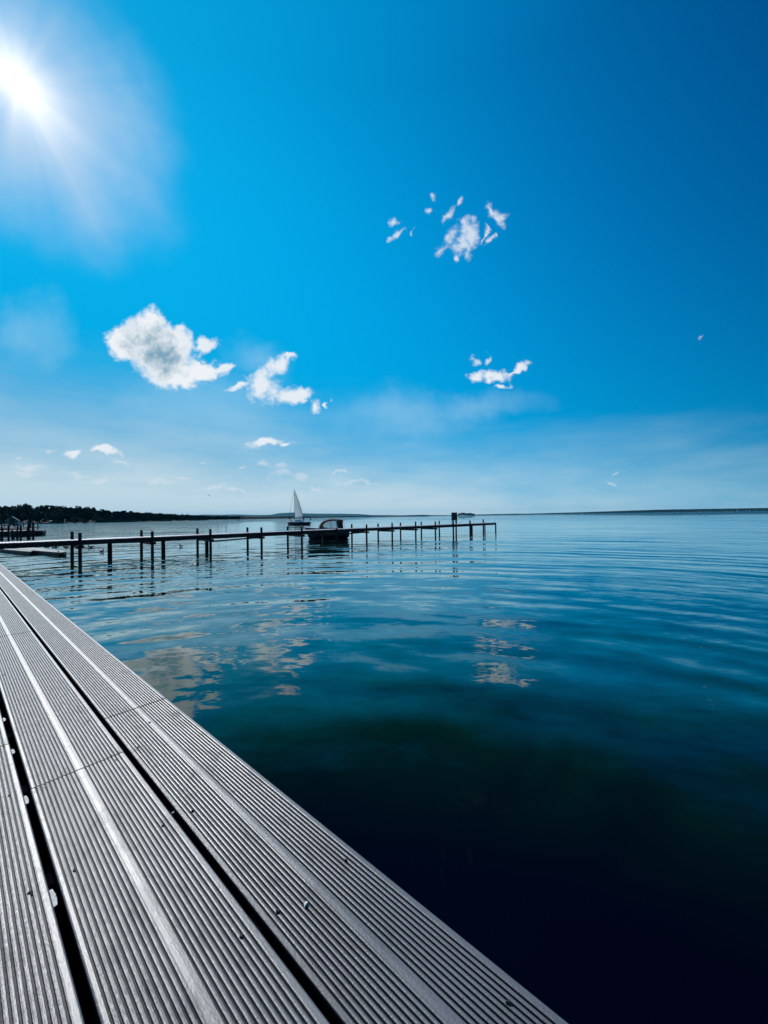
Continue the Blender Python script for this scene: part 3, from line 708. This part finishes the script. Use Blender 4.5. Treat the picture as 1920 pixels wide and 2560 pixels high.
# ------------------------------------------------------------------ ducks
def duck(px, py, yaw, label, z=0, s=1.0, stand=False):
    p = hit(px, py, z); r = empty('duck', p, yaw, label, 'duck', 'ducks near the jetty')
    N = [(0, 0, .07, (.085, .075)), (-.12, 0, .075, (.075, .065)), (-.24, 0, .11, (.035, .022)), (-.29, 0, .14, (.02, .008)), (.11, 0, .085, (.07, .07)), (.17, 0, .14, .042), (.18, 0, .21, .032), (.205, 0, .262, (.036, .04)), (.235, 0, .262, .03)]
    Ed = [(0, 1), (1, 2), (2, 3), (0, 4), (4, 5), (5, 6), (6, 7), (7, 8)]
    zo = .13 if stand else 0
    skin('body', [(a, b_, c_ + zo, q) for a, b_, c_, q in N], Ed, M['feather'], r, sub=2, scale=s)
    mb = MB(); mb.loft([[(.245 * s, -.018 * s, (.262 + zo) * s), (.245 * s, 0, (.275 + zo) * s), (.245 * s, .018 * s, (.262 + zo) * s), (.245 * s, 0, (.248 + zo) * s)], [(.31 * s, -.016 * s, (.248 + zo) * s), (.31 * s, 0, (.254 + zo) * s), (.31 * s, .016 * s, (.248 + zo) * s), (.31 * s, 0, (.242 + zo) * s)]], closed=True, cap=True)
    mb.build('bill', M['bill'], r)
    for sg_ in (-1, 1):
        mb = MB(); rg = []
        for i in range(7):
            t = i / 6; a = .05 * math.sin(math.pi * min(1, t * 1.1 + .05)) + .004
            rg.append([((.09 - .33 * t) * s, sg_ * (.082 - .03 * t) * s, (.09 + zo + .03 * t + a) * s), ((.09 - .33 * t) * s, sg_ * (.096 - .04 * t) * s, (.09 + zo + .03 * t) * s), ((.09 - .33 * t) * s, sg_ * (.078 - .03 * t) * s, (.09 + zo + .03 * t - a) * s)])
        mb.loft(rg, closed=True, cap=True); mb.build('wing', M['feather'], r, smooth=True)
    if stand:
        for sg_ in (-1, 1):
            mb = MB(); mb.tube([(0, sg_ * .04, .15), (.01, sg_ * .04, .01)], .009, 6); mb.prism([(.0, sg_ * .04 - .01), (.06, sg_ * .04 - .03), (.07, sg_ * .04), (.06, sg_ * .04 + .03), (.0, sg_ * .04 + .01)], 0, .008)
            mb.build('leg', M['bill'], r)
    return r
duck(227, 1369.5, rad(185), 'duck swimming left beyond the jetty, farther of the two between the first posts')
duck(254.5, 1381.5, rad(95), 'small duck seen end on, swimming just left of the thick short post', s=.9)
duck(155, 1389, rad(185), 'duck in the water in front of the tip of the grey float')
duck(452, 1366.5, rad(150), 'lone duck trailing a wake between the second and third pairs of posts', s=.9)
duck(165, 1376, rad(170), 'duck standing on the tip of the grey float beside the first post', z=.22, stand=True)
duck(118, 1370, rad(20), 'dark duck resting in the middle of the grey float', z=.22)
duck(137, 1372, rad(200), 'dark duck resting nearer the tip of the grey float', z=.22, s=.9)

# ------------------------------------------------------------------ birds
def bird(x, y, Y, s, yaw, roll, label):
    p = at(x, y, Y)
    N = [(0, 0, 0, (.05, .045)), (-.14, 0, 0, .03), (-.24, 0, .01, (.035, .008)), (.13, 0, .01, .032), (.19, 0, .015, .028), (.25, 0, .01, .008),
         (.03, .14, .05, (.05, .012)), (-.02, .34, .10, (.035, .008)), (-.12, .52, .07, (.012, .005)), (.03, -.14, .05, (.05, .012)), (-.02, -.34, .10, (.035, .008)), (-.12, -.52, .07, (.012, .005))]
    o = skin('flying_bird', N, [(0, 1), (1, 2), (0, 3), (3, 4), (4, 5), (0, 6), (6, 7), (7, 8), (0, 9), (9, 10), (10, 11)], M['feather'], None, p, 0, 1, s)
    o.rotation_euler = (roll, rad(-10), yaw)
    tag(o, label, 'bird')
bird(523, 1239, 70, .9, rad(160), rad(35), 'small dark bird flying low over the far wood, left of the yacht')
bird(1103, 1217, 160, .9, rad(20), rad(20), 'tiny dark bird far off in the sky above the right part of the jetty')

# ------------------------------------------------------------------ far jetties, boats and boathouse at the left
def small_jetty(x0, y0, x1, y1, z, wd, npost, label, post_h=.55, seed=1):
    """deck front edge from pixel (x0,y0) to (x1,y1) at height z"""
    a = hit(x0, y0, z); b_ = hit(x1, y1, z); d = b_ - a; Ln = d.length; an = math.atan2(d.y, d.x)
    r = empty('timber_jetty', (a.x, a.y, 0), an, label, 'jetty'); q = random.Random(seed)
    mb = MB(); x = 0
    while x < Ln: mb.box(x, x + .14, 0, wd, z - .04, z); x += .16
    mb.build('plank_deck', M['plank'], r)
    for y_ in (.03, wd - .1): MB().box(0, Ln, y_, y_ + .08, z - .22, z - .043).build('stringer', M['beam'], r)
    for i in range(npost):
        for y_ in (-.08, wd + .08):
            s_ = Ln * (i + .3) / npost + q.uniform(-.3, .3)
            mb = MB(); mb.tube([(s_, y_, -.9), (s_ + q.uniform(-.04, .04), y_, z + q.choice((post_h, post_h * .7, .05)))], [.12, .1], 8, wob=.05); mb.build('post', M['pile'], r)
    for i in range(2):
        mb = MB(); mb.tube([(Ln - .2 - i * .6, -.1, -.9), (Ln - .2 - i * .6, -.1, z + post_h * 1.3)], .13, 8); mb.build('post', M['pile'], r)
    return r
small_jetty(-70, 1331, 85, 1325.3, .95, 2.2, 12, 'nearer of the two short jetties at the left frame edge, with tall end posts', .8, 3)
small_jetty(-70, 1318.5, 80, 1316.3, 1.0, 2.0, 13, 'farther of the two short jetties at the left frame edge, in front of the boathouse', .8, 4)
def moored(px, py, Y, L_, B_, yaw, fb, label, m, cover, group='boats moored at the left jetties'):
    p = at(px, py, Y); r = empty('moored_boat', (p.x, p.y, 0), yaw, label, 'boat', group)
    R_ = [[(x - L_ / 2, y, z) for x, y, z in q] for q in hull_rings(L_, B_, fb, fb * .85, .2)]
    mb = MB(); mb.loft(R_); k = len(R_[0]); mb.f.append(tuple((len(R_) - 1) * k + j for j in range(k))); mb.build('hull', m, r, smooth=True)
    rr = []
    for i, q in enumerate(R_):
        a = Vector(q[0]); b_ = Vector(q[-1]); h_ = cover * math.sin(math.pi * min(1, .12 + i / 15))
        rr.append([a.lerp(b_, k / 6) + Vector((0, 0, .02 + h_ * math.sin(math.pi * k / 6))) for k in range(7)])
    mb = MB(); mb.loft(rr); mb.build('boat_cover', M['dark_canvas'], r, smooth=True)
    return r
moored(30, 1338, 62, 5.2, 1.9, rad(12), .8, 'dark covered boat lying left below the nearer short jetty', M['navy_hull'], .55)
moored(62, 1338, 60, 5.0, 1.9, rad(8), .8, 'dark covered boat lying at the end of the nearer short jetty', M['navy_hull'], .5)
moored(14, 1312, 190, 5, 1.9, rad(5), .6, 'white boat below the left side of the teal boathouse', M['white_gel'], .5)
moored(60, 1306, 300, 6.5, 2.2, rad(3), .8, 'white cabin boat right of the teal boathouse under the trees', M['white_gel'], .9)
moored(88, 1307, 310, 5, 2.0, rad(3), .5, 'small white boat on the far shore, second right of the boathouse', M['white_gel'], .8)
moored(198, 1306.5, 330, 4.5, 1.9, rad(3), .45, 'small white boat by the pale round bush on the far shore', M['white_gel'], .6)
moored(115, 1308, 310, 7, 2.3, rad(3), .8, 'low dark boat on the far shore between the boathouse and the round bush', M['navy_hull'], .5)
# boathouse: steep gable with dark opening
bp = at(30, 1312, 210); k = 210 / F
bh = empty('boathouse', (bp.x, 210, 0), rad(40), 'teal gabled boathouse with a dark opening by the left jetties', 'boathouse')
wd = 11.5 * k; ap = (H + (1304 - 1291.5) * k); ev = ap - 9.5 * k
mb = MB()
for sgn in (-1, 1):
    mb.obox((sgn * wd * .52, 3, (ap + ev) / 2), (sgn * wd * .56, 0, -(ap - ev) * .56), (0, 3.3, 0), (.06, 0, .08))
mb.build('roof', M['teal_paint'], bh)
mb = MB(); dw = 4.6 * k; dt = ap - 4.6 * k
g0 = ev - .3
mb.prism([(-wd, 0), (-dw, 0), (-dw, .12), (-wd, .12)], .3, ev - .2)
mb.prism([(wd, 0), (dw, 0), (dw, .12), (wd, .12)], .3, ev - .2)
n = len(mb.v)
poly = [(-wd, ev - .2), (-dw, ev - .2), (-dw, dt), (dw, dt), (dw, ev - .2), (wd, ev - .2), (0, ap - .1)]
mb.v += [(x, 0, z) for x, z in poly] + [(x, .12, z) for x, z in poly]; kk = len(poly)
mb.f += [(n + 0, n + 1, n + 2, n + 6), (n + 2, n + 3, n + 6), (n + 3, n + 4, n + 5, n + 6)]
mb.f += [(n + i, n + (i + 1) % kk, n + kk + (i + 1) % kk, n + kk + i) for i in range(kk)]
mb.build('gable_wall', M['teal_paint'], bh)
mb = MB(); mb.box(-wd + .05, -wd + .15, .13, 6, .3, ev - .3); mb.box(wd - .15, wd - .05, .13, 6, .3, ev - .3); mb.box(-wd + .15, wd - .15, 5.9, 6, .3, ev - .3); mb.build('wall', M['teal_paint'], bh)
MB().box(-dw, dw, .2, .25, .3, dt).build('opening_shade', M['rubber'], bh)  # black panel stands in for the shade inside the opening
MB().box(-wd - .5, wd + .5, -1.2, 6.2, -.6, .28).build('platform', M['beam'], bh)

# ------------------------------------------------------------------ vegetation on the left shore
def shoreZ(x):
    P_ = [(-200, 330), (0, 340), (320, 400), (480, 520), (600, 720), (700, 1000), (800, 1500), (960, 2400), (1240, 3600), (1600, 3300), (2100, 2700)]
    for (a, b_), (c_, d_) in zip(P_, P_[1:]):
        if x <= c_: return b_ + (d_ - b_) * max(0, (x - a)) / (c_ - a)
    return P_[-1][1]
def interp(P_, x):
    if x <= P_[0][0]: return P_[0][1]
    for (a, b_), (c_, d_) in zip(P_, P_[1:]):
        if x <= c_: return b_ + (d_ - b_) * (x - a) / (c_ - a)
    return P_[-1][1]
def hor(x): return 1304.7 - .0147 * x
def XY(x, Y): return Vector(((x - 960) / F * Y * 1.0, Y, 0))
TOP = [(-60, 1262), (0, 1264), (20, 1266), (35, 1263), (65, 1261), (80, 1268), (98, 1267), (112, 1265), (145, 1264.5), (165, 1263.5), (175, 1269), (195, 1266), (215, 1268), (228, 1269), (242, 1275), (262, 1274), (290, 1277), (320, 1277.5), (345, 1282), (378, 1283), (405, 1286.5), (425, 1286), (455, 1288.5), (485, 1289), (520, 1291), (560, 1291.5), (600, 1291.8)]
def crown(mb, cx, cy, z0, h, wd, r, q, nclump=9, nleaf=60, ls=.6):
    cl = []
    for i in range(nclump):
        t = r.random(); a = r.uniform(0, 6.28); rr = wd * .5 * math.sqrt(r.random()) * (1.05 - .65 * t)
        cl.append((cx + rr * math.cos(a), cy + rr * math.sin(a), z0 + h * (.28 + .66 * t), wd * r.uniform(.14, .27)))
    cl.append((cx, cy, z0 + h * .6, wd * .28))
    for (x, y, z, s_) in cl:
        for _ in range(nleaf):
            d = Vector((r.gauss(0, 1), r.gauss(0, 1), r.gauss(0, 1))).normalized() * s_ * r.uniform(.55, 1.1)
            p = Vector((x, y, z)) + Vector((d.x, d.y, d.z * .8))
            a = Vector((r.gauss(0, 1), r.gauss(0, 1), r.gauss(0, 1))).normalized(); b_ = a.cross(Vector((r.gauss(0, 1), r.gauss(0, 1), r.gauss(0, 1)))).normalized(); s2 = ls * r.uniform(.6, 1.3)
            n = len(mb.v); mb.v += [tuple(p - a * s2), tuple(p + b_ * s2 * .8), tuple(p + a * s2), tuple(p - b_ * s2 * .8)]; mb.f.append((n, n + 1, n + 2, n + 3))
r = random.Random(11)
mb = MB()
x = -90
while x < 600:
    for rowk in range(3):
        xx = x + r.uniform(-6, 6); Y = shoreZ(xx) + 18 + rowk * 22 + r.uniform(-6, 6)
        topz = H + (hor(xx) - interp(TOP, xx)) / F * Y
        h = topz * (r.uniform(.84, 1.03) if rowk == 2 else r.uniform(.72, .93) if rowk == 1 else r.uniform(.4, .7))
        p = XY(xx, Y); wd = h * (r.uniform(.5, .75) if xx < 340 else r.uniform(.7, 1.1))
        crown(mb, p.x, Y, .3, max(h, 4), wd, r, 0, 8, 34 if rowk else 24, .95 * Y / 380)
    x += 5.5 if x < 330 else 3.8
me_wood = mb.build('wood', M['leaf'])
tag(me_wood, 'dense dark wood on the left far shore', 'wood', kind='stuff')
# land under it
mb = MB(); A = []; Bq = []; Cq = []
for i in range(61):
    x = -700 + i * 1330 / 60; Y = shoreZ(x); a = XY(x, Y); b_ = XY(x, Y + 12); c_ = XY(x, Y + 130)
    A.append((a.x, a.y, -.5)); Bq.append((b_.x, b_.y, .5 + .3 * noise.noise(Vector((x * .05, 0, 0))))); Cq.append((c_.x, c_.y, 3.5))
D_ = [(p[0] * 1.5, p[1] * 1.5, 1) for p in Cq]
mb.loft([A, Bq, Cq, D_]); tag(mb.build('shore', M['land'], smooth=True), kind='structure')
# reeds along the waterline
mb = MB(); r = random.Random(5)
for i in range(5200):
    x = r.uniform(-60, 520); dens = noise.noise(Vector((x * .03, 1.7, 0)))
    if dens < -.18: continue
    Y = shoreZ(x) + r.uniform(1, 9); p = XY(x, Y); hh = r.uniform(1.2, 2.6) * (1 + dens); ww = r.uniform(.15, .4)
    mb.quad((p.x - ww, p.y, 0), (p.x + ww, p.y + .1, 0), (p.x + ww * .6 + r.uniform(-.3, .3), p.y + r.uniform(-.3, .3), hh), (p.x - ww * .6, p.y + .2, hh * .9))
tag(mb.build('reeds', M['leaf2']), 'band of green reeds along the foot of the left far wood', 'reeds', kind='stuff')
# trees and bushes that stand out from the wood
def tree(px, top, wpx, Yoff, label, m, cat='tree', name='shore_tree', seed=1, clumps=12):
    Y = shoreZ(px) + Yoff; p = XY(px, Y); h = H + (hor(px) - top) / F * Y; r = random.Random(seed)
    root = empty(name, (p.x, Y, .2), 0, label, cat, None)
    c_ = MB(); crown(c_, 0, 0, 0, h, wpx / F * Y, r, 0, clumps, 70, .5 * Y / 380); c_.build('crown', m, root)
    t_ = MB(); t_.tube([(0, 0, -.4), (.2, 0, h * .3), (0, .1, h * .7)], [.3, .24, .1], 7)
    for i in range(4):
        a = i * 1.6 + seed; t_.tube([(.1, 0, h * (.3 + .08 * i)), (math.cos(a) * wpx / F * Y * .25, math.sin(a) * 1.5, h * (.5 + .08 * i))], [.12, .05], 5)
    t_.build('trunk', M['trunk'], root)
tree(14, 1264, 22, 42, 'tall ragged pine at the left frame edge, above the wood', M['leaf'], seed=21)
tree(66, 1261, 30, 45, 'tallest flat-topped tree in the wood behind the boathouse', M['leaf'], seed=22)
tree(92, 1267, 17, 20, 'pale green tree top right of the tallest tree in the wood', M['leaf2'], seed=23)
tree(140, 1276, 34, 14, 'broad dark round tree in the middle of the left wood', M['leaf'], seed=24)
tree(160, 1263.5, 24, 45, 'high domed tree at the right shoulder of the left wood', M['leaf'], seed=25)
tree(196, 1266, 20, 42, 'domed tree just right of the dip in the left wood', M['leaf'], seed=26)
tree(230, 1269.5, 18, 42, 'last tall tree before the wood steps down to the right', M['leaf'], seed=27)
tree(188, 1293.5, 22, 6, 'pale round bush at the water edge of the left wood', M['leaf2'], 'bush', 'round_bush', 28, 9)
tree(112, 1297.5, 15, 6, 'pale low bush on the shore right of the boathouse', M['leaf2'], 'bush', 'round_bush', 29, 8)
tree(205, 1297, 10, 7, 'small pale bush touching the round bush on its right', M['leaf2'], 'bush', 'round_bush', 30, 6)
tree(240, 1288, 26, 10, 'wide greyish bush right of the round bush', M['leaf2'], 'bush', 'round_bush', 31, 8)

# ------------------------------------------------------------------ distant shores and hills
def ridge(name, xs, front, top, depth, m, amp, freq, step, kind, label=None, cat=None, base=-1.0, cols=6):
    mb = MB(); rows = [[] for _ in range(cols + 2)]; x = xs[0]
    while x <= xs[1]:
        Y = front(x); hpx = hor(x) - top(x); Hh = max(0.5, H + hpx / F * (Y + depth * .35))
        for k in range(cols + 2):
            Yk = Y + depth * k / cols * .7 + (0 if k else 0); p = XY(x, Yk)
            if k == 0: z = base
            elif k == cols + 1: z = base
            else:
                sh = (0.85, .95, 1.0, .96, .9, .8)[min(k - 1, 5)]
                z = Hh * sh * (1 + amp * noise.noise(Vector((x * freq, k * 1.7, 3.1))) + amp * .8 * noise.noise(Vector((x * freq * 3.1, k * 2.3, 7.7))))
            rows[k].append((p.x, Yk + (2 if k == 1 else 0), z))
        x += step
    mb.loft(rows); o = mb.build(name, m, smooth=False); tag(o, label, cat, kind=kind)
ridge('wood', (470, 1300), lambda x: shoreZ(x) if x > 600 else shoreZ(x) + 30, lambda x: interp([(470, 1290), (560, 1291), (640, 1291.8), (700, 1291), (760, 1290.5), (800, 1291.5), (840, 1290.5), (870, 1290), (930, 1289.3), (1000, 1288.5), (1040, 1287.5), (1062, 1287), (1080, 1288), (1140, 1287.8), (1200, 1286), (1300, 1284)], x), 250, M['wood_far'], .22, .55, 1.0, 'stuff', 'thin low line of wooded shore across the middle of the horizon', 'wood')
ridge('wood', (1190, 2300), lambda x: shoreZ(x), lambda x: interp([(1190, 1286.5), (1240, 1285.3), (1340, 1283.5), (1450, 1280.6), (1550, 1277.3), (1650, 1274), (1780, 1272), (1920, 1269.8), (2300, 1265)], x), 350, M['wood_far'], .12, .45, 1.0, 'stuff', 'long dark wooded far shore on the right', 'wood')
ridge('hills', (380, 1020), lambda x: 10500, lambda x: interp([(380, 1292), (480, 1288.5), (510, 1286.2), (545, 1286.8), (590, 1286), (640, 1287.3), (675, 1287), (697, 1283), (720, 1281.8), (738, 1281.2), (760, 1283.2), (790, 1284), (860, 1284.2), (900, 1285.2), (930, 1287.5), (990, 1288), (1020, 1289.5)], x), 2800, M['hill'], .015, .12, 4.0, 'structure')
# wooded islet behind the notice board
ip = XY(1164, 1900); isl = MB(); r = random.Random(9)
mbI = MB()
for i in range(26):
    x = 1146 + 40 * i / 25; Y = 1900 + r.uniform(-20, 20); h = H + (interp([(1146, 4.5), (1155, 6), (1165, 4.8), (1180, 4.6), (1187, 2.2)], x) * r.uniform(.8, 1.05)) / F * Y
    crown(mbI, XY(x, Y).x, Y, 0, h, 8, r, 0, 5, 16, 1.7)
tag(mbI.build('wood', M['leaf']), 'clump of trees on the small spit right behind the notice board', 'wood', kind='stuff')
mb = MB(); pl = [(XY(1143, 1900).x + 84 / F * 1900 * .5 * (1 + math.cos(a * .3927)) , 1900 + 45 * math.sin(a * .3927)) for a in range(16)]
mb.prism(pl, -.6, .6); tag(mb.build('spit', M['land']), kind='structure')

# ------------------------------------------------------------------ tiny sails on the far water
SB = [(172, 112, 4.5), (370, 109, 2.2), (402, 109, 3), (464, 108.5, 2.2), (527, 107, 3.4), (1108, 98.5, 2.2), (1242, 97, 3), (1288, 96, 3.2), (1402, 97, 3), (1440, 96, 3.4), (1472, 95, 6), (1528, 94, 4.4), (1547, 93, 3.6), (1585, 92.5, 2.6)]
def far_sail(px, py, hpx, label, i):
    Y = 2300 + (i * 137) % 500; p = XY(px, Y); k = Y / F; h = hpx * k; r = empty('sailboat', (p.x, Y, 0), rad((i * 67) % 50 - 25), label, 'sailboat', 'small sailboats on the far water')
    L_ = h * .62
    R_ = [[(x - L_ / 2, y, z) for x, y, z in q] for q in hull_rings(L_, L_ * .3, .12 * L_, .1 * L_, .1, 8)]
    mb = MB(); mb.loft(R_); mb.build('hull', M['white_gel'], r)
    mb = MB(); mb.tube([(-.1 * L_, 0, 0), (-.1 * L_, 0, h * 1.02)], .12, 5); mb.build('mast', M['metal'], r)
    mb = MB(); mb.loft([[(-.08 * L_, 0, .15 * h + .83 * h * t), (-.08 * L_ + .27 * L_ * (1 - t) , .05 * L_ * (1 - t), .15 * h + .83 * h * t), (-.08 * L_ + .5 * L_ * (1 - t) + .05, .0, .15 * h + .83 * h * t)] for t in [j / 6 for j in range(7)]])
    o = mb.build('mainsail', M['white_gel'], r); o.modifiers.new('sol', 'SOLIDIFY').thickness = .1
    mb = MB(); mb.loft([[(-.12 * L_ - .36 * L_ * (1 - t), 0, .12 * h + .7 * h * t), (-.12 * L_ - .01, .04 * L_ * (1 - t), .12 * h + .7 * h * t)] for t in [j / 5 for j in range(6)]])
    o = mb.build('jib', M['white_gel'], r); o.modifiers.new('sol', 'SOLIDIFY').thickness = .1
LBL = ['lone white sail nearest the end of the jetty', 'first of four small white sails after the lone one, counting rightwards', 'second of four small white sails after the lone one', 'third of four small white sails after the lone one', 'fourth and tallest of four small white sails after the lone one',
       'tiny white sail alone under the middle of the right shore', 'white sail just left of the dark motor launch far off', 'white sail just right of the dark motor launch far off', 'white sail above the small white float at the far right', 'small white sail next left of the largest one at the far right',
       'largest of the white sails under the far right shore', 'white sail next right of the largest one', 'smaller white sail second right of the largest one', 'white sail nearest the right frame edge']
for i, ((a, b_, hh), lb_) in enumerate(zip(SB, LBL)): far_sail(1240 + a / 2.44, 0, hh, lb_, i)
def launch(px, off, L_, m, label):
    Y = F * H / off; p = XY(px, Y); r = empty('motor_launch', (p.x, Y, 0), rad(8), label, 'motorboat')
    R_ = [[(x - L_ / 2, y, z) for x, y, z in q] for q in hull_rings(L_, L_ * .32, .16 * L_, .13 * L_, .2, 8)]
    mb = MB(); mb.loft(R_); k = len(R_[0]); mb.f.append(tuple(8 * k + j for j in range(k))); mb.build('hull', m, r)
    mb = MB(); mb.loft([[(x, -w0, .1 * L_), (x, -w0 * .8, z), (x, w0 * .8, z), (x, w0, .1 * L_)] for x, w0, z in ((-.12 * L_, .1 * L_, .14 * L_), (0, .12 * L_, .3 * L_), (.22 * L_, .12 * L_, .3 * L_), (.26 * L_, .12 * L_, .14 * L_))], cap=True); mb.build('cabin', m, r)
launch(1757, 1.2, 11, M['navy_hull'], 'dark motor launch far off under the right shore')
launch(1760, 9.5, 1.5, M['white_gel'], 'small pale craft on the blue water below the dark motor launch')
launch(596, 5.0, 3, M['navy_hull'], 'small dark craft far off between the third and fourth pairs of jetty posts')

# ------------------------------------------------------------------ haze
hz = bpy.data.materials.new('haze_air'); hz.use_nodes = True; ht = NT(hz.node_tree)
ht.n.remove(ht.n['Principled BSDF']); pv = ht.n.new('ShaderNodeVolumePrincipled')
pv.inputs['Color'].default_value = (.08, .66, .98, 1); pv.inputs['Density'].default_value = 2.7e-5; pv.inputs['Anisotropy'].default_value = 0.0
ht.l.new(pv.outputs[0], ht.n['Material Output'].inputs['Volume'])
mb = MB(); mb.box(-12100, 12100, -400, 14600, -1.9, 210)
hb = mb.build('haze', hz); tag(hb, 'thin blue summer haze over the lake', 'haze', kind='stuff')
